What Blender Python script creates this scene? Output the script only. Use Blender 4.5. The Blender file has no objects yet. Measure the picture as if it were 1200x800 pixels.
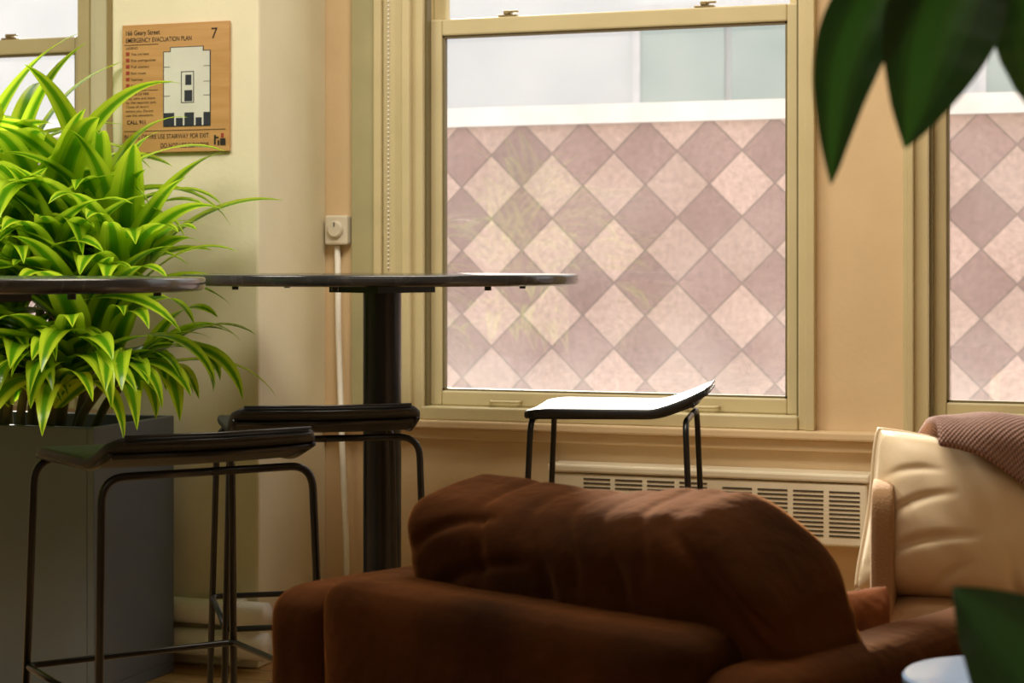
import bpy, bmesh, math, random
from mathutils import Vector, Matrix, noise
random.seed(7)
SC=bpy.context.scene
COL=SC.collection
def lin(c):
    return tuple(((v/255)/12.92 if v/255<=0.04045 else (((v/255)+0.055)/1.055)**2.4) for v in c)
def rgba(c): return (*lin(c),1)
# ------------------------------------------------------------ materials
def mat(name,c,rough=.6,metal=0,c2=None,nscale=6,bump=0,bscale=40,spec=.5,sheen=0,sheenc=None,coat=0,stretch=None):
    m=bpy.data.materials.new(name); m.use_nodes=True
    nt=m.node_tree; b=nt.nodes['Principled BSDF']
    b.inputs['Base Color'].default_value=rgba(c)
    b.inputs['Roughness'].default_value=rough
    b.inputs['Metallic'].default_value=metal
    b.inputs['Specular IOR Level'].default_value=spec
    if sheen:
        b.inputs['Sheen Weight'].default_value=sheen
        b.inputs['Sheen Roughness'].default_value=.3
        if sheenc: b.inputs['Sheen Tint'].default_value=rgba(sheenc)
    if coat: b.inputs['Coat Weight'].default_value=coat
    tc=nt.nodes.new('ShaderNodeTexCoord')
    mp=nt.nodes.new('ShaderNodeMapping'); nt.links.new(tc.outputs['Object'],mp.inputs['Vector'])
    if stretch: mp.inputs['Scale'].default_value=stretch
    n=nt.nodes.new('ShaderNodeTexNoise'); n.inputs['Scale'].default_value=nscale; n.inputs['Detail'].default_value=5
    nt.links.new(mp.outputs[0],n.inputs['Vector'])
    if c2 is None: c2=tuple(max(0,v*.93) for v in c)
    r=nt.nodes.new('ShaderNodeValToRGB')
    r.color_ramp.elements[0].position=.3; r.color_ramp.elements[1].position=.7
    r.color_ramp.elements[0].color=rgba(c2); r.color_ramp.elements[1].color=rgba(c)
    nt.links.new(n.outputs['Fac'],r.inputs[0]); nt.links.new(r.outputs[0],b.inputs['Base Color'])
    if bump:
        n2=nt.nodes.new('ShaderNodeTexNoise'); n2.inputs['Scale'].default_value=bscale; n2.inputs['Detail'].default_value=3
        nt.links.new(mp.outputs[0],n2.inputs['Vector'])
        bp=nt.nodes.new('ShaderNodeBump'); bp.inputs['Strength'].default_value=bump; bp.inputs['Distance'].default_value=.01
        nt.links.new(n2.outputs['Fac'],bp.inputs['Height']); nt.links.new(bp.outputs[0],b.inputs['Normal'])
    return m
def M(nt,op,a,b=None):
    n=nt.nodes.new('ShaderNodeMath'); n.operation=op
    for i,v in enumerate((a,b)):
        if v is None: continue
        if isinstance(v,(int,float)): n.inputs[i].default_value=v
        else: nt.links.new(v,n.inputs[i])
    return n.outputs[0]

m_wall=mat('paint_tan',(220,194,154),.65,bump=.06,bscale=60,c2=(214,187,147))
m_col=mat('paint_column',(226,218,190),.65,bump=.06,bscale=60,c2=(220,212,183))
m_frame=mat('paint_frame',(206,192,150),.45,c2=(198,184,142),bump=.05,bscale=30)
m_frame_shade=mat('paint_frame_shade',(120,108,72),.5)  # frame paint with the shade of its inner sides put into the colour
m_green=mat('paint_greenish',(176,169,128),.55)
m_room=mat('paint_room',(215,202,180),.8)
m_ceil=mat('paint_ceiling',(230,226,216),.8)
m_heater=mat('heater_enamel',(234,223,197),.45,c2=(228,216,189))
m_dark=mat('slot_dark',(80,69,53),.8)
m_pipe=mat('pipe_paint',(246,243,234),.4,c2=(238,234,224))
m_black=mat('black_steel',(36,36,37),.30,metal=.5)
m_leather=mat('black_leather',(34,35,37),.5,c2=(28,29,31),bump=.04,bscale=200,spec=.3)
m_brown=mat('brown_velvet',(72,40,18),.95,c2=(40,22,10),nscale=5,bump=.3,bscale=34,sheen=.42,sheenc=(226,146,70),spec=.03)
m_tan=mat('tan_fabric',(176,140,102),.9,bump=.3,bscale=300,c2=(166,130,94))
m_cream=mat('cream_velvet',(232,210,176),.5,c2=(226,203,168),sheen=.3,bump=.05,bscale=60,spec=.4)
m_rust=mat('rust_fabric',(150,86,42),.85,bump=.3,bscale=60)
m_planter=mat('planter_grey',(92,101,110),.45,c2=(82,91,100),nscale=3,bump=.04)
m_soil=mat('soil',(38,28,20),.95,bump=.8)
m_stem=mat('stem_bark',(96,92,50),.8,bump=.5)
m_white=mat('white_plastic',(228,220,200),.4)
m_brass=mat('latch_metal',(170,152,112),.35,metal=.7)
m_extcap=mat('ext_cap',(226,226,226),.7)
m_extbld=mat('ext_building',(216,219,219),.8,c2=(207,211,212),nscale=.7)
m_extwin=mat('ext_window_glass',(158,176,170),.3,c2=(178,191,185),nscale=1)
m_ground=mat('ext_ground',(190,188,182),.9)
m_ink=mat('ink_black',(30,22,16),.7)
m_red=mat('ink_red',(150,54,34),.7)
m_plan=mat('plan_grey',(52,56,56),.6)
m_plan2=mat('plan_pale',(214,214,204),.6)
m_navy=mat('plan_navy',(32,38,52),.6)
m_pot=mat('pot_ceramic',(210,205,195),.4)
m_disc=mat('pale_glass_top',(136,156,184),.12,c2=(126,148,178),coat=.5)

def tex_marble():
    m=mat('black_marble',(26,26,28),.16,spec=.6); nt=m.node_tree; b=nt.nodes['Principled BSDF']
    tc=nt.nodes.new('ShaderNodeTexCoord'); n=nt.nodes.new('ShaderNodeTexNoise'); n.inputs['Scale'].default_value=3; n.inputs['Detail'].default_value=8; n.inputs['Distortion'].default_value=1.4
    nt.links.new(tc.outputs['Object'],n.inputs['Vector'])
    a=M(nt,'ABSOLUTE',M(nt,'SUBTRACT',n.outputs['Fac'],.5))
    r=nt.nodes.new('ShaderNodeValToRGB'); r.color_ramp.elements[0].color=rgba((58,59,61)); r.color_ramp.elements[1].color=rgba((42,44,47)); r.color_ramp.elements[1].position=.012
    nt.links.new(a,r.inputs[0]); nt.links.new(r.outputs[0],b.inputs['Base Color']); return m
m_marble=tex_marble()

def tex_wood(name,c1,c2,planks=False):
    m=mat(name,c1,.45); nt=m.node_tree; b=nt.nodes['Principled BSDF']
    tc=nt.nodes.new('ShaderNodeTexCoord'); mp=nt.nodes.new('ShaderNodeMapping'); mp.inputs['Scale'].default_value=(1.5,18,18)
    nt.links.new(tc.outputs['Object'],mp.inputs[0])
    n=nt.nodes.new('ShaderNodeTexNoise'); n.inputs['Scale'].default_value=3; n.inputs['Detail'].default_value=6; n.inputs['Distortion'].default_value=.5
    nt.links.new(mp.outputs[0],n.inputs['Vector'])
    r=nt.nodes.new('ShaderNodeValToRGB'); r.color_ramp.elements[0].position=.3;r.color_ramp.elements[1].position=.7
    r.color_ramp.elements[0].color=rgba(c1); r.color_ramp.elements[1].color=rgba(c2)
    nt.links.new(n.outputs['Fac'],r.inputs[0]); out=r.outputs[0]
    if planks:
        br=nt.nodes.new('ShaderNodeTexBrick'); br.inputs['Scale'].default_value=1; br.inputs['Brick Width'].default_value=1.2; br.inputs['Row Height'].default_value=.11
        br.inputs['Mortar Size'].default_value=.003; br.inputs['Color1'].default_value=(1,1,1,1); br.inputs['Color2'].default_value=(.75,.75,.75,1); br.inputs['Mortar'].default_value=(.2,.15,.1,1)
        nt.links.new(tc.outputs['Object'],br.inputs['Vector'])
        mx=nt.nodes.new('ShaderNodeMix'); mx.data_type='RGBA'; mx.blend_type='MULTIPLY'; mx.inputs[0].default_value=1
        nt.links.new(out,mx.inputs[6]); nt.links.new(br.outputs['Color'],mx.inputs[7]); out=mx.outputs[2]
    nt.links.new(out,b.inputs['Base Color']); return m
m_floor=tex_wood('floor_oak',(188,146,92),(206,168,112),True)
m_ply=tex_wood('sign_plywood',(176,132,78),(192,149,95))

def tex_diamond():
    m=mat('diamond_tile',(200,170,165),.8); nt=m.node_tree; b=nt.nodes['Principled BSDF']
    g=nt.nodes.new('ShaderNodeNewGeometry'); s=nt.nodes.new('ShaderNodeSeparateXYZ'); nt.links.new(g.outputs['Position'],s.inputs[0])
    dx=M(nt,'DIVIDE',M(nt,'ADD',s.outputs[0],2.796),.325); dz=M(nt,'DIVIDE',M(nt,'SUBTRACT',s.outputs[2],1.655),.325)
    a=M(nt,'ADD',M(nt,'ADD',dx,dz),.5); c=M(nt,'ADD',M(nt,'SUBTRACT',dx,dz),.5)
    fa=M(nt,'FLOOR',a); fc=M(nt,'FLOOR',c)
    par=M(nt,'PINGPONG',M(nt,'ADD',fa,fc),1)
    cv=nt.nodes.new('ShaderNodeCombineXYZ'); nt.links.new(fa,cv.inputs[0]); nt.links.new(fc,cv.inputs[1])
    wn=nt.nodes.new('ShaderNodeTexWhiteNoise'); nt.links.new(cv.outputs[0],wn.inputs['Vector'])
    def edge(v):
        f=M(nt,'FRACT',v); return M(nt,'MINIMUM',f,M(nt,'SUBTRACT',1,f))
    e=M(nt,'LESS_THAN',M(nt,'MINIMUM',edge(a),edge(c)),.02)
    n=nt.nodes.new('ShaderNodeTexNoise'); n.inputs['Scale'].default_value=30; n.inputs['Detail'].default_value=9; n.inputs['Roughness'].default_value=.95; nt.links.new(g.outputs['Position'],n.inputs['Vector'])
    n2=nt.nodes.new('ShaderNodeTexNoise'); n2.inputs['Scale'].default_value=2.2; nt.links.new(g.outputs['Position'],n2.inputs['Vector'])
    def mix(f,A,B,t='MIX'):
        x=nt.nodes.new('ShaderNodeMix'); x.data_type='RGBA'; x.blend_type=t
        for i,v in ((0,f),(6,A),(7,B)):
            if isinstance(v,(int,float,tuple)): x.inputs[i].default_value=v
            else: nt.links.new(v,x.inputs[i])
        return x.outputs[2]
    st=nt.nodes.new('ShaderNodeMapRange'); st.inputs[1].default_value=.38; st.inputs[2].default_value=.62; nt.links.new(n.outputs['Fac'],st.inputs[0])
    c1=mix(par,rgba((142,116,114)),rgba((176,152,146)))
    c1=mix(.12,c1,wn.outputs['Value'],'OVERLAY')
    c2=mix(e,c1,rgba((118,100,96)))
    c3=mix(.36,c2,st.outputs[0],'OVERLAY'); c4=mix(.2,c3,n2.outputs['Fac'],'OVERLAY')
    nt.links.new(c4,b.inputs['Base Color']); return m
m_diamond=tex_diamond()

def tex_glass():
    m=bpy.data.materials.new('window_glass'); m.use_nodes=True; nt=m.node_tree; nt.nodes.clear()
    o=nt.nodes.new('ShaderNodeOutputMaterial'); t=nt.nodes.new('ShaderNodeBsdfTransparent'); gl=nt.nodes.new('ShaderNodeBsdfGlossy'); gl.inputs['Roughness'].default_value=.02
    d=nt.nodes.new('ShaderNodeBsdfTranslucent'); d.inputs['Color'].default_value=(1,.98,.96,1)
    lw=nt.nodes.new('ShaderNodeLayerWeight'); lw.inputs[0].default_value=.5
    fr=M(nt,'ADD',.17,M(nt,'MULTIPLY',.83,M(nt,'POWER',lw.outputs['Facing'],5)))
    m1=nt.nodes.new('ShaderNodeMixShader'); nt.links.new(fr,m1.inputs[0]); nt.links.new(t.outputs[0],m1.inputs[1]); nt.links.new(gl.outputs[0],m1.inputs[2])
    tc=nt.nodes.new('ShaderNodeTexCoord'); n=nt.nodes.new('ShaderNodeTexNoise'); n.inputs['Scale'].default_value=5; n.inputs['Detail'].default_value=8
    nt.links.new(tc.outputs['Object'],n.inputs['Vector'])
    s=nt.nodes.new('ShaderNodeSeparateXYZ'); nt.links.new(tc.outputs['Object'],s.inputs[0])
    low=M(nt,'MULTIPLY',M(nt,'MAXIMUM',0,M(nt,'SUBTRACT',1.0,s.outputs[2])),.4)   # grime gathers low on the pane
    f=M(nt,'MULTIPLY',n.outputs['Fac'],M(nt,'ADD',.07,low))
    m2=nt.nodes.new('ShaderNodeMixShader'); nt.links.new(f,m2.inputs[0]); nt.links.new(m1.outputs[0],m2.inputs[1]); nt.links.new(d.outputs[0],m2.inputs[2])
    nt.links.new(m2.outputs[0],o.inputs[0]); return m
m_glass=tex_glass()

def tex_leaf(name,cmid,cedge,stripe=True,transl=.45,rough=.35):
    m=bpy.data.materials.new(name); m.use_nodes=True; nt=m.node_tree; b=nt.nodes['Principled BSDF']; o=nt.nodes['Material Output']
    uv=nt.nodes.new('ShaderNodeUVMap'); s=nt.nodes.new('ShaderNodeSeparateXYZ'); nt.links.new(uv.outputs[0],s.inputs[0])
    d=M(nt,'MULTIPLY',M(nt,'ABSOLUTE',M(nt,'SUBTRACT',s.outputs[0],.5)),2)
    mp=nt.nodes.new('ShaderNodeMapping'); mp.inputs['Scale'].default_value=(14,1.2,1); nt.links.new(uv.outputs[0],mp.inputs[0])
    n=nt.nodes.new('ShaderNodeTexNoise'); n.inputs['Scale'].default_value=2; nt.links.new(mp.outputs[0],n.inputs['Vector'])
    v=M(nt,'ADD',d,M(nt,'MULTIPLY',M(nt,'SUBTRACT',n.outputs['Fac'],.5),.5))
    r=nt.nodes.new('ShaderNodeValToRGB'); e=r.color_ramp.elements
    e[0].position=.25 if stripe else .0; e[0].color=rgba(cmid); e[1].position=.55 if stripe else 1; e[1].color=rgba(cedge)
    nt.links.new(v,r.inputs[0]); nt.links.new(r.outputs[0],b.inputs['Base Color'])
    b.inputs['Roughness'].default_value=rough
    t=nt.nodes.new('ShaderNodeBsdfTranslucent'); nt.links.new(r.outputs[0],t.inputs['Color'])
    mx=nt.nodes.new('ShaderNodeMixShader'); mx.inputs[0].default_value=transl
    nt.links.new(b.outputs[0],mx.inputs[1]); nt.links.new(t.outputs[0],mx.inputs[2]); nt.links.new(mx.outputs[0],o.inputs[0]); return m
m_leaf=tex_leaf('lime_leaf',(92,154,20),(198,226,54),transl=.52,rough=.22)
m_leafd=tex_leaf('dark_leaf',(44,92,30),(22,58,18),True,.33,.4)
m_leafdd=tex_leaf('shade_leaf',(22,54,20),(14,38,14),True,.15,.4)  # darker copy of the leaf, shade on the lower leaves put into colour

def tex_knit():
    m=mat('mauve_knit',(176,132,124),.95); nt=m.node_tree; b=nt.nodes['Principled BSDF']
    uv=nt.nodes.new('ShaderNodeUVMap'); s=nt.nodes.new('ShaderNodeSeparateXYZ'); nt.links.new(uv.outputs[0],s.inputs[0])
    h=M(nt,'MULTIPLY',M(nt,'SINE',M(nt,'MULTIPLY',s.outputs[0],1000)),M(nt,'SINE',M(nt,'MULTIPLY',s.outputs[1],620)))
    h=M(nt,'ADD',M(nt,'MULTIPLY',h,.5),.5)
    r=nt.nodes.new('ShaderNodeValToRGB'); r.color_ramp.elements[0].color=rgba((112,84,76)); r.color_ramp.elements[1].color=rgba((192,154,142))
    nt.links.new(h,r.inputs[0]); nt.links.new(r.outputs[0],b.inputs['Base Color'])
    bp=nt.nodes.new('ShaderNodeBump'); bp.inputs['Strength'].default_value=.8; bp.inputs['Distance'].default_value=.004
    nt.links.new(h,bp.inputs['Height']); nt.links.new(bp.outputs[0],b.inputs['Normal']); return m
m_knit=tex_knit()
def tex_stripe():
    m=mat('striped_fabric',(230,225,210),.9); nt=m.node_tree; b=nt.nodes['Principled BSDF']
    tc=nt.nodes.new('ShaderNodeTexCoord'); w=nt.nodes.new('ShaderNodeTexWave'); w.inputs['Scale'].default_value=14; w.inputs['Distortion'].default_value=3; w.bands_direction='DIAGONAL'
    nt.links.new(tc.outputs['Object'],w.inputs['Vector'])
    r=nt.nodes.new('ShaderNodeValToRGB'); r.color_ramp.interpolation='CONSTANT'; r.color_ramp.elements[0].color=rgba((30,30,32)); r.color_ramp.elements[1].color=rgba((225,220,208)); r.color_ramp.elements[1].position=.5
    nt.links.new(w.outputs['Fac'],r.inputs[0]); nt.links.new(r.outputs[0],b.inputs['Base Color']); return m
m_stripe=tex_stripe()

# ------------------------------------------------------------ mesh helpers
def link(o,parent=None):
    COL.objects.link(o)
    if parent: o.parent=parent
    return o
def meta(o,label,cat,group=None):
    o['label']=label; o['category']=cat
    if group: o['group']=group
    return o
def empty(name,loc=(0,0,0),rz=0,parent=None):
    e=bpy.data.objects.new(name,None); e.empty_display_size=.1; e.location=loc; e.rotation_euler=(0,0,rz); return link(e,parent)
def bm_obj(name,bm,m,parent=None,smooth=False,mods=None):
    bmesh.ops.recalc_face_normals(bm,faces=bm.faces) if not mods or 'norecalc' not in mods else None
    me=bpy.data.meshes.new(name); bm.to_mesh(me); bm.free()
    if smooth:
        for p in me.polygons: p.use_smooth=True
    me.materials.append(m)
    return link(bpy.data.objects.new(name,me),parent)
def add_box(bm,x0,x1,y0,y1,z0,z1):
    vs=[bm.verts.new((x,y,z)) for x in (x0,x1) for y in (y0,y1) for z in (z0,z1)]
    for f in ((0,1,3,2),(4,6,7,5),(0,4,5,1),(2,3,7,6),(0,2,6,4),(1,5,7,3)):
        bm.faces.new([vs[i] for i in f])
def boxes(name,L,m,parent=None,bev=0,kind=None):
    bm=bmesh.new()
    for b in L: add_box(bm,*b)
    o=bm_obj(name,bm,m,parent)
    if bev:
        md=o.modifiers.new('bevel','BEVEL'); md.width=bev; md.segments=2; md.limit_method='ANGLE'
    if kind: o['kind']=kind
    return o
def rbox(name,size,loc,m,parent,bev=.05,puff=0,wr=0,rot=(0,0,0),seg=5,seed=0,cuts=10,folds=None,shape=None):
    """rounded, optionally puffed upholstered block; folds=[(x0,z0,x1,z1,depth,width)] soft valleys"""
    bm=bmesh.new(); bmesh.ops.create_cube(bm,size=1)
    bmesh.ops.subdivide_edges(bm,edges=bm.edges,cuts=cuts,use_grid_fill=True)
    sx,sy,sz=[s/2 for s in size]
    for v in bm.verts:
        p=Vector((v.co.x*2*sx,v.co.y*2*sy,v.co.z*2*sz))
        q=Vector((max(-sx+bev,min(sx-bev,p.x)),max(-sy+bev,min(sy-bev,p.y)),max(-sz+bev,min(sz-bev,p.z))))
        d=p-q
        if d.length>1e-6: p=q+d.normalized()*bev
        if puff:
            a,b,c=p.x/sx,p.y/sy,p.z/sz
            f=(1-min(1,abs(a))**2.5)*(1-min(1,abs(c))**2.5); p.y+=math.copysign(puff*f,b)*min(1,abs(b)*1.5)
            f=(1-min(1,abs(a))**2.5)*(1-min(1,abs(b))**2.5); p.z+=math.copysign(puff*f*.5,c)*min(1,abs(c)*1.5)
        if wr:
            s=Vector((seed,seed*2,0)); n=noise.noise(Vector((p.x*5,p.y*9,p.z*9))+s)+.4*noise.noise(Vector((p.x*14,p.y*16,p.z*6))+s)
            p+=p.normalized()*wr*n
        if folds:
            for (x0,z0,x1,z1,dep,wd) in folds:
                A=Vector((x0,z0)); B=Vector((x1,z1)); P=Vector((p.x/sx,p.z/sz)); AB=B-A
                t=max(0,min(1,(P-A).dot(AB)/AB.length_squared)); C=A+AB*t+Vector((-AB.y,AB.x))*.12*math.sin(t*3.1)
                dist=(P-C).length; g=math.exp(-(dist/wd)**2)*math.sin(math.pi*(.15+.7*t))
                dd=Vector((0,p.y,p.z*.5)).normalized(); p-=dd*dep*g
        if shape: p=shape(p,sx,sy,sz)
        v.co=p
    o=bm_obj(name,bm,m,parent,True)
    o.location=loc; o.rotation_euler=rot
    md=o.modifiers.new('sub','SUBSURF'); md.levels=1; md.render_levels=2 if cuts<20 else 1
    return o
def sweep(bm,pts,r,n=10,cap=True):
    pts=[Vector(p) for p in pts]; rings=[]
    t0=(pts[1]-pts[0]).normalized(); up=Vector((0,0,1)) if abs(t0.z)<.9 else Vector((1,0,0))
    a=t0.cross(up).normalized()
    for i,p in enumerate(pts):
        t=(pts[min(i+1,len(pts)-1)]-pts[max(i-1,0)]).normalized()
        a=(a-t*a.dot(t)).normalized(); b=t.cross(a)
        rr=r(i/(len(pts)-1)) if callable(r) else r
        rings.append([bm.verts.new(p+(a*math.cos(2*math.pi*k/n)+b*math.sin(2*math.pi*k/n))*rr) for k in range(n)])
    for i in range(len(rings)-1):
        for k in range(n):
            bm.faces.new((rings[i][k],rings[i][(k+1)%n],rings[i+1][(k+1)%n],rings[i+1][k]))
    if cap: bm.faces.new(rings[0][::-1]); bm.faces.new(rings[-1])
def fillet(pts,r,n=6):
    pts=[Vector(p) for p in pts]; out=[pts[0]]
    for i in range(1,len(pts)-1):
        p=pts[i]; a=(pts[i-1]-p).normalized(); b=(pts[i+1]-p).normalized()
        s=p+a*r; e=p+b*r
        for k in range(n+1):
            t=k/n; out.append(s*(1-t)**2+p*2*t*(1-t)+e*t*t)
    out.append(pts[-1]); return out
def tube(name,pts,r,m,parent=None,n=10):
    bm=bmesh.new(); sweep(bm,pts,r,n); return bm_obj(name,bm,m,parent,True)
def lathe(name,prof,m,parent,loc=(0,0,0),n=48,ex=2,smooth=True):
    bm=bmesh.new(); rings=[]
    for r,z in prof:
        ring=[]
        for k in range(n):
            a=2*math.pi*k/n; c,s=math.cos(a),math.sin(a)
            q=(abs(c)**ex+abs(s)**ex)**(-1/ex)
            ring.append(bm.verts.new((r*q*c,r*q*s,z)))
        rings.append(ring)
    for i in range(len(rings)-1):
        for k in range(n): bm.faces.new((rings[i][k],rings[i][(k+1)%n],rings[i+1][(k+1)%n],rings[i+1][k]))
    bm.faces.new(rings[0][::-1]); bm.faces.new(rings[-1])
    o=bm_obj(name,bm,m,parent,False); o.location=loc
    if smooth:
        for p in o.data.polygons: p.use_smooth=len(p.vertices)==4
        md=o.modifiers.new('es','EDGE_SPLIT'); md.split_angle=math.radians(40)
    return o
def pcorner(u,v): return 1-.05*(abs(u*v))**4
def pillow(name,w,h,T,m,parent=None,seed=0,wr=.006,ex=.5,N=36,folds=None):
    bm=bmesh.new(); uvl=bm.loops.layers.uv.new('UVMap'); V={}
    for side in (1,-1):
        for i in range(N+1):
            for j in range(N+1):
                u=-1+2*i/N; v=-1+2*j/N
                u=math.sin(u*math.pi/2)*.5+u*.5; v=math.sin(v*math.pi/2)*.5+v*.5
                edge=i in(0,N) or j in (0,N)
                if edge and side==-1: V[(side,i,j)]=V[(1,i,j)]; continue
                pin=1-.06*(1-u*u)*abs(v)**3; pin2=1-.06*(1-v*v)*abs(u)**3
                th=T/2*(max(0,(1-abs(u)**3)*(1-abs(v)**3)))**ex
                k=pcorner(u,v)
                x=w/2*u*pin2*k; z=h/2*v*pin*k
                s=Vector((seed*3.1,seed*1.7,side*5))
                fold=noise.noise(Vector((u*2.2,v*2.2,0))+s)+.5*noise.noise(Vector((u*5+v*2,v*3,1))+s)
                th+=wr*fold*(1-max(abs(u),abs(v))**6)
                if folds:
                    for (x0,z0,x1,z1,dep,wd) in folds:
                        A=Vector((x0,z0)); B=Vector((x1,z1)); P=Vector((u,v)); AB=B-A
                        t=max(0,min(1,(P-A).dot(AB)/AB.length_squared)); C=A+AB*t+Vector((-AB.y,AB.x))*.12*math.sin(t*3.1)
                        th-=dep*math.exp(-((P-C).length/wd)**2)*math.sin(math.pi*(.2+.75*t))*(1-max(abs(u),abs(v))**8)
                V[(side,i,j)]=bm.verts.new((x,-side*max(th,0 if not edge else -1),z))
    for side in (1,-1):
        for i in range(N):
            for j in range(N):
                q=[V[(side,i,j)],V[(side,i+1,j)],V[(side,i+1,j+1)],V[(side,i,j+1)]]
                if side==-1: q=q[::-1]
                f=bm.faces.new(q)
                for l in f.loops: l[uvl].uv=(l.vert.co.x*2,l.vert.co.z*2)
    o=bm_obj(name,bm,m,parent,True)
    md=o.modifiers.new('sub','SUBSURF'); md.levels=1; md.render_levels=1
    return o

# ------------------------------------------------------------ room shell
def S(o): o['kind']='structure'; return o
XL,XR,YB,H=-5.2,3.0,-7.5,3.05
S(boxes('floor',[(XL,XR,YB,0,-.1,0)],m_floor))
S(boxes('ceiling',[(XL,XR,YB,.12,H,H+.1)],m_ceil))
S(boxes('wall_left',[(XL-.1,XL,YB,.12,0,H)],m_room))
S(boxes('wall_right',[(XR,XR+.1,YB,.12,0,H)],m_room))
S(boxes('wall_back',[(XL,XR,YB-.1,YB,0,H)],m_room))
ZS,ZT=.655,2.78
S(boxes('wall_front',[(XL,XR,0,.12,0,ZS),(XL,XR,0,.12,ZT,H),(XL,-4.35,0,.12,ZS,ZT),(-3.066,-2.072,0,.12,ZS,ZT),(-.916,-.645,0,.12,ZS,ZT),(.54,XR,0,.12,ZS,ZT)],m_wall))
S(boxes('wall_column',[(-2.80,-2.342,-.43,0,0,H)],m_col,bev=.008))
S(boxes('trim_1',[(-2.252,-2.175,-.022,0,ZS,ZT)],m_green,bev=.003))
S(boxes('trim_2',[(-2.175,-2.150,-.040,0,ZS,ZT),(-2.150,-2.085,-.028,0,ZS,ZT),(-2.085,-2.060,-.045,0,ZS,ZT)],m_frame,bev=.004))
S(boxes('trim_3',[(-.925,-.900,-.035,0,ZS,ZT)],m_frame,bev=.003))
S(boxes('trim_4',[(-.668,-.655,-.03,0,ZS,ZT),(-.655,-.640,-.045,0,ZS,ZT)],m_frame,bev=.003))
S(boxes('trim_5',[(-2.34,XR,-.05,0,.632,ZS),(-2.34,XR,-.028,0,.60,.632)],m_wall,bev=.005))
S(boxes('trim_6',[(-3.10,-3.06,-.035,0,ZS,ZT)],m_col,bev=.003))
S(boxes('baseboard_front',[(-2.34,XR,-.02,0,0,.14)],m_heater,bev=.004))

def window(n,x0,x1):
    w=empty('window_%d'%n); S(w)
    j=.042
    boxes('frame',[(x0,x0+j,-.02,.12,ZS,ZT),(x1-j,x1,-.02,.12,ZS,ZT),(x0+j,x1-j,-.02,.12,ZT-.05,ZT),(x0+j,x1-j,-.03,.12,ZS,.692)],m_frame,w,.004)
    boxes('frame_stop',[(x0+j,x0+j+.008,.0,.03,.692,ZT-.05),(x1-j-.008,x1-j,.0,.03,.692,ZT-.05)],m_frame_shade,w)
    a,b=x0+j,x1-j; s=.040
    boxes('sash',[(a,a+s,.03,.065,.692,1.805),(b-s,b,.03,.065,.692,1.805),(a+s,b-s,.03,.065,.692,.735),(a+s,b-s,.03,.065,1.757,1.805)],m_frame,w,.005)
    boxes('sash_bead',[(a+s,a+s+.006,.038,.06,.735,1.757),(b-s-.006,b-s,.038,.06,.735,1.757),(a+s,b-s,.038,.06,.735,.741),(a+s,b-s,.038,.06,1.751,1.757)],m_frame_shade,w)
    boxes('upper_sash',[(a,a+s,.07,.10,1.76,ZT-.05),(b-s,b,.07,.10,1.76,ZT-.05),(a+s,b-s,.07,.10,1.76,1.800),(a+s,b-s,.07,.10,ZT-.09,ZT-.05)],m_frame,w,.004)
    for (y,z0,z1) in ((.05,.735,1.757),(.085,1.80,ZT-.09)):
        bm=bmesh.new(); bm.faces.new([bm.verts.new(p) for p in ((a+s,y,z0),(b-s,y,z0),(b-s,y,z1),(a+s,y,z1))])
        bm_obj('glass',bm,m_glass,w)
    for fx in (.22,.75):
        x=a+(b-a)*fx
        boxes('latch',[(x-.028,x+.028,.034,.06,1.805,1.811),(x-.01,x+.012,.03,.05,1.811,1.822),(x+.005,x+.035,.026,.036,1.815,1.821)],m_brass,w,.002)
        tube('sash_lift',fillet([(x-.045,.028,.708),(x-.04,.005,.708),(x+.04,.005,.708),(x+.045,.028,.708)],.008),.004,m_frame,w)
    return w
window(1,-2.072,-.904)
window(2,-4.35,-3.13)
window(3,-.645,.54)
S(boxes('trim_7',[(-3.13,-3.066,-.01,.12,ZS,ZT)],m_col))

for i,(z,r) in enumerate(((.155,.034),(.07,.038))):
    p=tube('radiator_pipe',[(-2.80,-.43-r-.002,z),(-2.5,-.43-r-.002,z),(-2.30,-.43-r-.002,z)],r,m_pipe,n=20)
    meta(p,'thick white painted pipe running along the column foot','pipe','pipes at the column foot')
    boxes('bracket',[(-2.40,-2.375,-.43-2*r-.006,-.431,z-r-.004,z+r+.004)],m_pipe,p,.003)
# ------------------------------------------------------------ exterior
ext=boxes('parapet_wall',[(-16,8,4,4.3,-3,1.80)],m_diamond); meta(ext,'neighbouring parapet wall clad in pink and mauve diamond tiles','wall')
boxes('coping',[(-16,8,3.95,4.35,1.80,1.895)],m_extcap,ext)
bld=boxes('neighbour_building',[(-40,20,12,13,-3,4.6)],m_extbld); meta(bld,'pale plastered building across the roof with grey-green windows','building')
for (a,b) in ((-4.70,-3.90),(-3.83,-3.05),(-1.55,-.75),(-.68,.1)):
    boxes('building_window',[(a,b,11.95,12.0,2.25,3.45)],m_extwin,bld)
for (a,b) in ((-4.77,-2.98),(-1.62,.17)):
    boxes('window_surround',[(a,b,11.93,12.0,2.18,2.25),(a,b,11.93,12.0,3.45,3.52),(a,a+.07,11.93,12,2.25,3.45),(b-.07,b,11.93,12,2.25,3.45)],m_extcap,bld)
gr=boxes('roof_ground',[(-30,20,.2,40,-3.2,-3)],m_ground); gr['kind']='structure'

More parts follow.
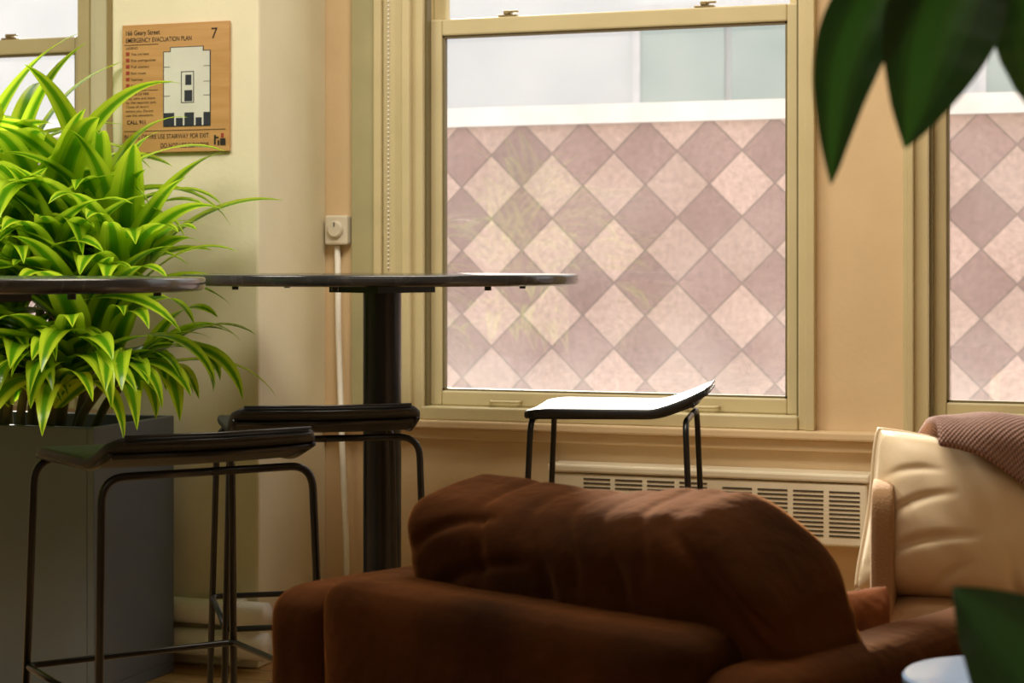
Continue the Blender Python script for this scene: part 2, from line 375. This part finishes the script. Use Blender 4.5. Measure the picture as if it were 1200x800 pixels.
# ------------------------------------------------------------ heater
ht=empty('wall_convector',(-1.185,0,.36)); meta(ht,'cream enamelled wall convector heater with slotted grilles','heater')
hw=.435
boxes('body',[(-hw,hw,-.095,-.001,0,.165)],m_heater,ht,.006)
boxes('top_cover',[(-hw-.006,hw+.006,-.102,-.001,.168,.190)],m_heater,ht,.006)
for gx in (.09,.185,.28,.375):
    boxes('grille',[(gx-.040,gx+.040,-.0965,-.094,.025+k*.0115,.030+k*.0115) for k in range(11)],m_dark,ht)
for gx in (-.30,-.21,-.12,-.03):
    boxes('grille',[(gx-.038,gx+.038,-.0965,-.094,.126+k*.0115,.131+k*.0115) for k in range(3)],m_dark,ht)
# ------------------------------------------------------------ thermostat + conduit + bead cord
th=empty('wall_thermostat',(-2.295,0,1.155)); meta(th,'small square cream wall thermostat with round dial','thermostat')
boxes('housing',[(-.036,.036,-.035,-.001,0,.086)],m_white,th,.006)
d=lathe('dial',[(.024,0),(.024,.008),(.020,.012)],m_white,th,(0,-.035,.045),24); d.rotation_euler=(math.radians(90),0,0)
boxes('dial_pointer',[(-.0015,.0015,-.0485,-.047,.052,.066)],m_plan,th)
cd=tube('cable_conduit',[(-2.300,-.012,1.152),(-2.297,-.012,.9),(-2.28,-.03,.66),(-2.265,-.06,.62),(-2.25,-.06,.3),(-2.245,-.06,.0)],.009,m_pipe); meta(cd,'thin cream painted cable conduit running down the wall','conduit')
bm=bmesh.new()
for k in range(150):
    bmesh.ops.create_icosphere(bm,subdivisions=1,radius=.0045,matrix=Matrix.Translation((0,0,-k*.0125)))
sweep(bm,[(0,0,0),(0,0,-.9),(0,0,-1.87)],.0014,6)
bc=bm_obj('blind_cord',bm,m_white,None,True); bc.location=(-2.118,-.06,2.95); meta(bc,'beaded blind pull cord hanging beside the window','blind cord'); bc['kind']='stuff'

# ------------------------------------------------------------ evacuation sign
sg=empty('evacuation_sign',(-2.7595,-.43,1.407)); meta(sg,'light plywood emergency evacuation plan sign with floor plan','sign')
SW,SH=.3335,.356
boxes('sign_board',[(0,SW,-.012,-.001,0,SH)],m_ply,sg,.002)
def sp(px,py): return ((px-147)*SW/125, SH-(py-27)*SH/151)
def text(s,x0,base,x1,h,m=None,bold=.02):
    """text fitted between x0..x1 with cap height h (sign units)"""
    cu=bpy.data.curves.new('t','FONT'); cu.body=s; cu.size=1; cu.offset=bold
    ob=bpy.data.objects.new('t',cu); me=bpy.data.meshes.new_from_object(ob)
    xs=[v.co.x for v in me.vertices]; 
    X0,Z0=sp(x0,base); X1,_=sp(x1,base); hh_=h*SH/151
    sx=(X1-X0)/(max(xs)-min(xs)); sz=hh_/.72
    me.transform(Matrix.Translation((X0,-.0128,Z0))@Matrix.Rotation(math.radians(90),4,'X')@Matrix.Diagonal((sx,sz,1,1))@Matrix.Translation((-min(xs),0,0)))
    me.materials.append(m or m_ink)
    o=bpy.data.objects.new('lettering',me); link(o,sg); bpy.data.objects.remove(ob); bpy.data.curves.remove(cu)
text('166 Geary Street',152,39.3,192,5.8,bold=.006)
text('EMERGENCY EVACUATION PLAN',152,48,229,5.6,bold=.006)
text('7',252,47,259,13,bold=.0)
text('IN CASE OF FIRE USE STAIRWAY FOR EXIT.',150,161.8,250,5.6,bold=.004)
text('DO NOT USE ELEVATOR.',193,172.6,250,5.6,bold=.004)
text('CALL 911',153,144,175,4.6)
text('LEGEND',152,56,166,3,bold=0)
for i,s in enumerate(('You are here','Fire extinguisher','Pull station','Exit route','Stairway','Elevator')): text(s,158,63+i*7.5,158+len(s)*1.75,3.2,bold=0)
for i,s in enumerate(('IN CASE OF FIRE','Stay calm and leave','by the nearest exit.','Close all doors','behind you. Do not','use the elevators.')): text(s,152,110+i*5,152+len(s)*1.8,3.0,bold=0)
def flat(name,rects,m,y=-.0128):
    out=[]
    for (a,b,c,d_) in rects:
        x0,z1=sp(a,b); x1,z0=sp(c,d_); out.append((x0,x1,y-.0004,-.011,z0,z1))
    return boxes(name,out,m,sg)
for r_ in ((150,50.5,190,51),(150,104.2,190,104.6),(150,152,268,152.5)): flat('rule_line',[r_],m_ink)
flat('icon',[(152,59+i*7.5,156,63+i*7.5) for i in range(6)],m_red)
flat('plan_outline',[(196,60,251,148),(204,55,243,60)],m_plan)
flat('plan_panel',[(197,61,250,147),(205,56,242,61)],m_plan2,-.0132)
for r_ in [(197,78,204,78.6),(197,96,203,96.6),(243,78,250,78.6),(243,96,250,96.6),(197,112,204,112.6),(243,112,250,112.6)]: flat('room_line',[r_],m_plan,-.0138)
flat('plan_core',[(197,132,209,147),(211,138,219,147),(221,132,232,147),(234,138,241,147),(243,132,250,147),(217,84,232,84.8),(217,84,217.8,120),(231.2,84,232,120),(222,88,229,100),(221,106,230,119),(217,120,232,120.8)],m_navy,-.0138)
flat('pictogram',[(255,159,257,170),(257,161,260,163),(259,165,261,171),(262,163,268,171)],m_ink)
flat('flame_icon',[(263,157,266,162)],m_red)

# ------------------------------------------------------------ bar tables
def bar_table(loc,rz,label,R):
    e=empty('bar_table',(loc[0],loc[1],0),rz); meta(e,label,'table','tall bar tables')
    lathe('table_top',[(R-.010,1.049),(R-.002,1.052),(R,1.056),(R,1.071),(R-.002,1.074),(R-.005,1.075)],m_marble,e,n=160,ex=2.25)
    lathe('pole',[(.047,.02),(.047,1.03),(.047,1.035)],m_black,e,n=32)
    lathe('base_plate',[(.24,0),(.24,.008),(.235,.014),(.06,.02),(.05,.03)],m_black,e,n=48)
    lathe('mounting_plate',[(.13,1.030),(.13,1.049)],m_black,e,n=4)
    for k in range(6):
        a=k*math.pi/3+.3; lathe('fixing_bolt',[(.008,1.038),(.008,1.049)],m_black,e,(.36*math.cos(a),.36*math.sin(a),0),12)
    return e
bar_table((-1.828,-.777),math.radians(19),'tall bar table, black marble top, black pole, by the window',.480)
bar_table((-2.13,-2.049),math.radians(19),'tall bar table, black marble top, beside the leafy planter',.445)

# ------------------------------------------------------------ stools
def build_stool():
    e=empty('bar_stool')
    N=28; NX=14; bm=bmesh.new(); W=.205; T=.020
    prof=[]
    for i in range(N+1):
        t=i/N; y=-.228+.433*t
        z=.754+.048*max(0,1-t/.30)**1.3 - .008*max(0,(t-.85)/.15)**2
        prof.append((y,z))
    top=[];bot=[]
    for i,(y,z) in enumerate(prof):
        t=i/N; row=[];rb=[]
        wdt=W-(.03*max(0,1-t/.10)**2)-(.03*max(0,(t-.9)/.1)**2)
        for j in range(NX+1):
            u=-1+2*j/NX; x=wdt*u
            dip=-.003*(1-u*u)
            row.append(bm.verts.new((x,y,z+dip))); rb.append(bm.verts.new((x,y,z+dip-T)))
        top.append(row);bot.append(rb)
    for i in range(N):
        for j in range(NX):
            bm.faces.new((top[i][j],top[i][j+1],top[i+1][j+1],top[i+1][j])); bm.faces.new((bot[i][j],bot[i+1][j],bot[i+1][j+1],bot[i][j+1]))
        bm.faces.new((top[i][0],top[i+1][0],bot[i+1][0],bot[i][0])); bm.faces.new((top[i][NX],bot[i][NX],bot[i+1][NX],top[i+1][NX]))
    for j in range(NX):
        bm.faces.new((top[0][j],bot[0][j],bot[0][j+1],top[0][j+1])); bm.faces.new((top[N][j],top[N][j+1],bot[N][j+1],bot[N][j]))
    s=bm_obj('seat',bm,m_leather,e,True); md=s.modifiers.new('b','BEVEL'); md.width=.007; md.segments=3; md.limit_method='ANGLE'; md.angle_limit=math.radians(50)
    r=.0075
    for sy in (-1,1):
        yt=sy*.185; yb=sy*.215; zt=.726
        for sx in (-1,1):
            tube('leg',fillet([(0,yt,zt),(sx*.203,yt,zt),(sx*.222,yb,0)],.045,8),r,m_black,e)
    for sx in (-1,1):
        tube('seat_rail',fillet([(sx*.195,-.205,.768),(sx*.195,-.12,.736),(sx*.195,.19,.733)],.03),.006,m_black,e)
    tube('seat_rail',[(-.19,-.20,.764),(0,-.20,.760),(.19,-.20,.764)],.006,m_black,e)
    # steel piping along the raised back edge
    for zz in (.800,.789):
        tube('edge_piping',[(-.178,-.231,zz),(0,-.231,zz-.002),(.178,-.231,zz)],.0028,m_black,e,8)
    zf=.33; xx=.203+.019*(.728-zf)/.728; yy=.185+.03*(.728-zf)/.728
    tube('footrest',fillet([(-xx,-yy,zf),(xx,-yy,zf),(xx,yy,zf),(-xx,yy,zf),(-xx,-yy,zf)],.02)+[(-xx,-yy,zf)],.0065,m_black,e)
    for sx in (-1,1):
        for sy in (-1,1): lathe('foot_cap',[(.010,0),(.010,.012)],m_black,e,(sx*.222,sy*.215,0),12)
    return e
st=build_stool()
st.location=(-1.781,-1.885,0); st.rotation_euler=(0,0,math.radians(51.4))
meta(st,'black leather and steel bar stool standing beside the tall planter','stool','black bar stools')
def copy_tree(o,loc,rz,label):
    n=o.copy(); COL.objects.link(n); n.location=loc; n.rotation_euler=(0,0,rz)
    for c in list(o.children):
        k2=c.copy(); k2.parent=n; COL.objects.link(k2)
    n['label']=label
    return n
copy_tree(st,(-1.81,-1.196,0),math.radians(32.4),'black leather and steel bar stool tucked under the bar table')
copy_tree(st,(-1.305,-.520,0),math.radians(100),'black leather and steel bar stool beside the window heater')

# ------------------------------------------------------------ strap-leaf plant in planter
pl=empty('potted_dracaena',(-3.07,-.73,0)); meta(pl,'lush lime green strap-leaved plant in a tall dark grey planter','plant','leafy plants in planters')
px0,px1,py0,py1=-.53,.525,-.20,.20
hh=.69
boxes('planter',[(px0,px1,py0,py1,0,.03),(px0,px0+.02,py0,py1,.03,hh),(px1-.02,px1,py0,py1,.03,hh),(px0+.02,px1-.02,py0,py0+.02,.03,hh),(px0+.02,px1-.02,py1-.02,py1,.03,hh)],m_planter,pl,.003)
boxes('soil',[(px0+.021,px1-.021,py0+.021,py1-.021,.03,hh-.05)],m_soil,pl)
# x,y,z,count,low
heads=[(-2.60,-.70,1.06,18,0),(-2.80,-.74,1.16,18,0),(-2.56,-.80,.98,16,0),(-2.93,-.82,1.02,16,0),(-2.60,-.88,.88,16,0),(-2.80,-.92,.92,16,0),
(-3.16,-.72,1.16,16,0),(-2.98,-.66,1.24,17,0),(-3.08,-.94,.92,16,0),(-3.3,-.8,1.12,14,0),(-2.70,-.70,1.00,16,0),(-2.86,-.86,1.04,16,0),(-2.70,-.66,1.18,16,0),(-3.10,-.70,1.24,15,0),
(-2.70,-.86,1.00,16,0),(-2.95,-.88,.92,16,0),
(-2.98,-.93,.82,15,1),(-2.86,-.93,.82,15,1),(-2.74,-.93,.82,15,1),(-2.62,-.93,.82,15,1),(-3.12,-.93,.82,15,1),(-2.80,-.92,.77,12,1),(-2.66,-.92,.77,12,1),(-2.55,-.84,.82,14,2),(-2.55,-.70,.84,12,2)]
stems=bmesh.new(); fol=bmesh.new(); uvl=fol.loops.layers.uv.new('UVMap')
ox,oy=-3.07,-.73
def strap(bm,base,az,el,L,Wd,droop,twist):
    n=16; p=Vector(base); rows=[]; e=el
    side0=Vector((-math.sin(az),math.cos(az),0))
    for i in range(n+1):
        t=i/n
        d=Vector((math.cos(az)*math.cos(e),math.sin(az)*math.cos(e),math.sin(e)))
        nrm=side0.cross(d)
        w=Wd*(min(1,.45+t*2.0))*(1-t**2.6)**.9 if t<1 else 0.0005
        s=(side0*math.cos(twist*t)+nrm*math.sin(twist*t))
        nn=d.cross(s)
        row=[]
        for a,b in ((-1,.13),(-.5,.03),(0,0),(.5,.03),(1,.13)):
            q=p+s*(w*a)-nn*(w*b)*(-1 if nn.z<0 else 1)*-1
            if q.y>-.447 and q.x>-2.84: q.y=-.447-abs(noise.noise(q*9))*.01
            if q.y>-.09: q.y=-.09
            if q.z<hh+.01 and q.y>-.955 and q.x<-2.52:
                if q.x>-2.62 and p.x>-2.58: q.x=-2.525
                elif p.y<-.85: q.y=-.955
            row.append(q-Vector((ox,oy,0)))
        rows.append((t,row))
        p=p+d*(L/n); e-=droop/n*(.25+1.5*t)
        e=max(e,-math.pi*.52)
    vs=[[bm.verts.new(q) for q in r] for t,r in rows]
    for i in range(n):
        for j in range(4):
            f=bm.faces.new((vs[i][j],vs[i][j+1],vs[i+1][j+1],vs[i+1][j]))
            for l,(a,b) in zip(f.loops,((j,i),(j+1,i),(j+1,i+1),(j,i+1))): l[uvl].uv=(a/4,b/n)
for (hx,hy,hz,cnt,low) in heads:
    bx=hx*.6+(-2.95)*.4; by=-.74+(hy+.74)*.5; bx=min(bx,-2.62)
    pts=[Vector((bx-ox,by-oy,.60)),Vector(((bx*.6+hx*.4)-ox,(by*.5+hy*.5)-oy,.60+(hz-.60)*.55)),Vector((hx-ox,hy-oy,hz))]
    sweep(stems,fillet(pts,.02,6),.012,8)
    for k_ in range(cnt):
        f=k_/cnt
        az=k_*2.399+random.uniform(-.25,.25)
        if math.sin(az)>.55 and hx>-2.86: az=-az
        if low:
            az=(-math.pi/2+random.uniform(-1.4,1.4)) if low==1 else random.uniform(-1.2,.35)
            el=math.radians(random.uniform(8,62)); L=random.uniform(.30,.42); dr=math.radians(random.uniform(80,130))
        else:
            el=math.radians(random.uniform(60,82)-44*f); L=random.uniform(.46,.62); dr=math.radians(random.uniform(55,115))
            if hx>-2.75 and math.cos(az)>.3: L*=.78
        strap(fol,(hx+math.cos(az)*.008,hy+math.sin(az)*.008,hz-.07*f+.03),az,el,L,random.uniform(.038,.054)*(.85 if low else 1),dr,random.uniform(-.5,.5))
bm_obj('stem',stems,m_stem,pl,True)
f=bm_obj('foliage',fol,m_leaf,pl,True,mods=['norecalc'])
copy_tree(pl,(-2.80,-3.30,0),math.radians(90),'lime green strap-leaved plant in grey planter beside the bar table')

# ------------------------------------------------------------ armchairs
ch=empty('armchair',(-.718,-2.312,0),math.radians(-23.1)); meta(ch,'chocolate brown velvet armchair seen from behind, low rounded arms','armchair')
rbox('base',(.80,.66,.26),(0,.01,.23),m_brown,ch,.04)
rbox('arm',(.14,.76,.53),(-.395,.0,.355),m_brown,ch,.05,wr=.004,seed=2,cuts=16)
rbox('arm',(.14,.76,.52),(.395,.0,.35),m_brown,ch,.05,wr=.004,seed=5,cuts=16)
rbox('backrest',(.68,.14,.55),(.01,-.320,.37),m_brown,ch,.038,wr=.004,seed=8,cuts=16)
rbox('seat_cushion',(.64,.52,.15),(0,.09,.40),m_brown,ch,.05,puff=.02,wr=.006,seed=4)
def slouch(p,sx,sy,sz):
    u=p.x/sx; v=p.z/sz
    if v>0:
        p.z-=(.095*max(0,(u-.58)/.42)**1.6)*v - .016*max(0,-u)**3*v
        p.z-=.010*v*math.exp(-((u+.15)/.35)**2)
    p.x+=.030*max(0,-v)*max(0,u)-.03*max(0,v)*max(0,u)
    return p
FO=[(-.95,.65,-.45,.98,.009,.03),(-.85,.35,-.25,.75,.008,.035),(-.3,1.05,-.12,.35,.009,.03),(.1,1.05,.3,.45,.009,.03),(.5,1.0,.95,.25,.010,.035),(.6,.3,.95,-.4,.009,.035),(-.62,1.1,-.5,.6,.009,.026),(.75,.9,.98,.5,.009,.03),(-.92,.1,-.6,.35,.008,.03),(-.1,1.05,.05,.6,.008,.024),(.32,1.05,.42,.7,.007,.024)]
rbox('back_cushion',(.67,.20,.43),(.084,-.165,.562),m_brown,ch,.045,puff=.022,wr=.005,folds=FO,rot=(math.radians(10),math.radians(-2.5),0),seed=11,cuts=70,shape=slouch)
for sx in (-1,1):
    for sy in (-1,1): lathe('leg',[(.016,0),(.024,.11)],m_black,ch,(sx*.36,sy*.30,0),16)
ca,sa=math.cos(math.radians(-23.1)),math.sin(math.radians(-23.1))
rp=pillow('throw_pillow',.16,.17,.06,m_rust,None,3); rp.location=(-.718+.285*ca-.06*sa,-2.312+.285*sa+.06*ca,.560); rp.rotation_euler=(0,0,math.radians(-23.1+75))
meta(rp,'small rust orange throw pillow on the brown armchair','pillow')

tc_=empty('armchair',(-.119,-1.499,0),math.radians(-83.3)); meta(tc_,'tan upholstered armchair with cream pillow and knitted blanket','armchair')
rbox('base',(.80,.74,.28),(0,.02,.24),m_tan,tc_,.03)
rbox('arm',(.13,.78,.46),(.385,.0,.33),m_tan,tc_,.035)
rbox('arm',(.13,.78,.46),(-.385,.0,.33),m_tan,tc_,.035)
rbox('backrest',(.88,.045,.65),(0,-.374,.42),m_tan,tc_,.014)
rbox('seat_cushion',(.62,.62,.14),(0,.06,.41),m_cream,tc_,.05,puff=.02)
for sx in (-1,1):
    for sy in (-1,1): lathe('leg',[(.016,0),(.024,.11)],m_black,tc_,(sx*.36,sy*.33,0),16)
PL=(-.288,-1.815,.662)
RT=(math.radians(-12),math.radians(9),math.radians(14))
cp=empty('throw_pillow',PL); cp.rotation_euler=RT; meta(cp,'plump cream velvet throw pillow with piped edge','pillow')
CF=[(-.95,-.7,-.2,-.2,.014,.05),(-.9,-.2,-.4,.25,.011,.045),(-.98,.3,-.5,.5,.008,.045),(.9,-.9,.3,-.25,.014,.05),(.4,-.98,.1,-.4,.013,.045),(-.4,-.98,-.2,-.5,.012,.045),(.95,-.3,.4,0,.010,.045)]
pillow('cushion',.42,.28,.26,m_cream,cp,2,wr=.006,ex=.48,N=90,folds=CF)
pp=[]
for a in range(121):
    t=a/120*4; sd=int(min(3,t//1)); u=(t-sd)*2-1
    c=[(u,-1),(1,u),(-u,1),(-1,-u)][sd]; U,V_=c; k=pcorner(U,V_)
    pp.append((.21*U*(1-.06*(1-V_*V_)*abs(U)**3)*k,0,.14*V_*(1-.06*(1-U*U)*abs(V_)**3)*k))
tube('piping',pp,.004,m_cream,cp,8)
# knitted blanket over pillow top
bm=bmesh.new(); uvl2=bm.loops.layers.uv.new('UVMap'); NU,NV=34,30; G=[]
for i in range(NU+1):
    u=i/NU; x=-.115+.48*u; row=[]
    top=.175-.025*(1-u)**2+.008*math.sin(u*9)
    front=.002+.24*u**1.2; back=.10; tot=front+.28+back
    for j in range(NV+1):
        s=j/NV*tot
        if s<front: y=-.145; z=top-.045-(front-s)
        elif s<front+.28:
            a=(s-front)/.28*math.pi; y=-.145*math.cos(a); z=top-.045+.05*math.sin(a)
        else: y=.145; z=top-.045-(s-front-.28)
        q=Vector((x,y,z)); q+=Vector((0,-.014,.008))*noise.noise(Vector((x*14,y*14,z*8)))
        row.append((bm.verts.new(q),u*.46,s))
    G.append(row)
for i in range(NU):
    for j in range(NV):
        qs=[G[i][j],G[i+1][j],G[i+1][j+1],G[i][j+1]]
        fc=bm.faces.new([q[0] for q in qs])
        for l,q in zip(fc.loops,qs): l[uvl2].uv=(q[1],q[2])
bl=bm_obj('knitted_blanket',bm,m_knit,None,True); bl.location=PL; bl.rotation_euler=(RT[0],math.radians(6),RT[2])
md=bl.modifiers.new('sol','SOLIDIFY'); md.thickness=.016; md.offset=1
md=bl.modifiers.new('sub','SUBSURF'); md.levels=1; md.render_levels=2
meta(bl,'mauve chunky knitted blanket draped over the cream pillow','blanket')
sp2=pillow('throw_pillow',.36,.36,.14,m_stripe,None,9); sp2.location=(-.015,-1.44,.715); sp2.rotation_euler=(math.radians(-10),0,math.radians(10)); meta(sp2,'black and white patterned throw pillow behind the blanket','pillow')

# ------------------------------------------------------------ side table
dt=empty('drinks_table',(-.184,-2.742,0)); meta(dt,'small round drinks table with pale glossy top','table')
lathe('table_top',[(.117,.602),(.12,.606),(.12,.614),(.117,.617)],m_disc,dt,n=64)
lathe('pole',[(.012,.01),(.012,.602)],m_black,dt,n=20)
lathe('base_plate',[(.10,0),(.10,.008),(.02,.014)],m_black,dt,n=40)

# ------------------------------------------------------------ broad-leaf houseplant
hp=empty('potted_houseplant',(.07,-3.342,0)); meta(hp,'dark green broad-leaved houseplant in a pale ceramic pot','plant')
O=Vector((.07,-3.342,0))
lathe('pot',[(.10,0),(.13,.02),(.155,.30),(.150,.30),(.13,.26)],m_pot,hp,n=40)
lathe('soil',[(.14,.25),(.14,.27)],m_soil,hp,n=32)
tube('stem',[Vector((0,0,.2)),Vector((.02,0,.6)),Vector((0,.01,1.1)),Vector((-.01,.0,1.5)),Vector((0,0,1.62))],lambda t:.014-.007*t,m_stem,hp)
def leaf(base,tip,w,sag=.02,face=(.33,-.94,.1),fold=.25,bow=0,m=None):
    base=Vector(base)-O; tip=Vector(tip)-O; bm=bmesh.new(); uvn=bm.loops.layers.uv.new('UVMap')
    n=22; d=(tip-base).normalized(); nf=Vector(face); nf=(nf-d*nf.dot(d)).normalized(); s=d.cross(nf)
    R=[]
    for i in range(n+1):
        t=i/n; p=base.lerp(tip,t)+nf*sag*math.sin(math.pi*t)-Vector((0,0,sag))*math.sin(math.pi*t)*.3+s*bow*math.sin(math.pi*t)
        if t<.12: ww=w*.03
        else:
            q=(t-.12)/.88; ww=w*max(.01,(math.sin(math.pi*q**.85))**.75*(1-.35*q)) 
        row=[]
        for a in (-1,-.66,-.33,0,.33,.66,1):
            row.append(bm.verts.new(p+s*(a*ww*.62)+nf*(abs(a)*fold*ww*.5)+nf*.0015*math.sin(i*1.9)*abs(a)))
        R.append(row)
    for i in range(n):
        for j in range(6):
            fc=bm.faces.new((R[i][j],R[i][j+1],R[i+1][j+1],R[i+1][j]))
            for l,(a,b) in zip(fc.loops,((j,i),(j+1,i),(j+1,i+1),(j,i+1))): l[uvn].uv=(a/6,b/n)
    o=bm_obj('leaf',bm,m or m_leafd,hp,True,mods=['norecalc'])
    md=o.modifiers.new('sub','SUBSURF'); md.levels=1; md.render_levels=2
    return o
h1=(-.164,-3.477,1.385); h2=(-.027,-3.429,.70); h3=(.12,-3.30,1.66)
leaf((-.160,-3.49,1.385),(-.2545,-3.530,1.162),.056,bow=.036)
leaf((-.135,-3.477,1.375),(-.197,-3.529,1.190),.086,bow=.014)
leaf((-.105,-3.46,1.37),(-.106,-3.452,1.222),.080)
leaf((-.090,-3.44,1.36),(-.075,-3.435,1.20),.08)
leaf(h1,(-.06,-3.60,1.42),.07)
leaf(h1,(-.22,-3.36,1.42),.07)
leaf(h2,(-.166,-3.479,.842),.125,m=m_leafdd)
leaf(h2,(-.02,-3.58,.60),.09,m=m_leafdd)
leaf(h2,(-.12,-3.50,.60),.08,m=m_leafdd)
for a in range(6):
    an=a*1.05; leaf(h3,(h3[0]+.2*math.cos(an),h3[1]+.2*math.sin(an),1.56),.085)
for hb,z0 in ((h1,1.45),(h2,.78),(h3,1.60)):
    t=Vector(hb)-O; tube('petiole',[Vector((0,0,z0)),Vector((t.x*.5,t.y*.5,max(z0,t.z)+.04)),t],.004,m_stem,hp,8)

# ------------------------------------------------------------ lights
w=bpy.data.worlds.new('World'); SC.world=w; w.use_nodes=True
bg=w.node_tree.nodes['Background']; bg.inputs[0].default_value=(1,.99,.99,1); bg.inputs[1].default_value=1.85
sun=bpy.data.lights.new('sun','SUN'); sun.energy=11; sun.angle=math.radians(1.5); sun.color=(1,.92,.78)
so=bpy.data.objects.new('sun',sun); COL.objects.link(so)
E=math.radians(23)
dv=Vector((.43*math.cos(E),-.903*math.cos(E),-math.sin(E)))
so.rotation_euler=dv.to_track_quat('-Z','Y').to_euler(); so.location=(-6,8,6)
def area(loc,size,e,col,rot=(0,0,0)):  # unseen soft fill added under the ceiling to brighten the room
    l=bpy.data.lights.new('fill_light','AREA'); l.energy=e; l.size=size; l.color=col
    o=bpy.data.objects.new('fill_light',l); o.location=loc; o.rotation_euler=rot; COL.objects.link(o)
area((-1.2,-1.6,3.0),1.2,58,(1,.90,.74))
area((-3.0,-2.2,3.0),1.0,54,(1,.94,.82))  # fill added over the plants to lift the column front
area((-.5,-5.5,3.0),2.0,16,(1,.88,.72))

# ------------------------------------------------------------ camera
cam=bpy.data.cameras.new('camera'); co=bpy.data.objects.new('camera',cam); COL.objects.link(co)
co.location=(0,-5.01,1.10); co.rotation_euler=(math.radians(90),0,math.radians(19.4))
cam.sensor_width=36; cam.lens=66; cam.shift_y=-91/1200
cam.dof.use_dof=True; cam.dof.focus_distance=4.1; cam.dof.aperture_fstop=7
SC.camera=co
SC.view_settings.view_transform='Standard'
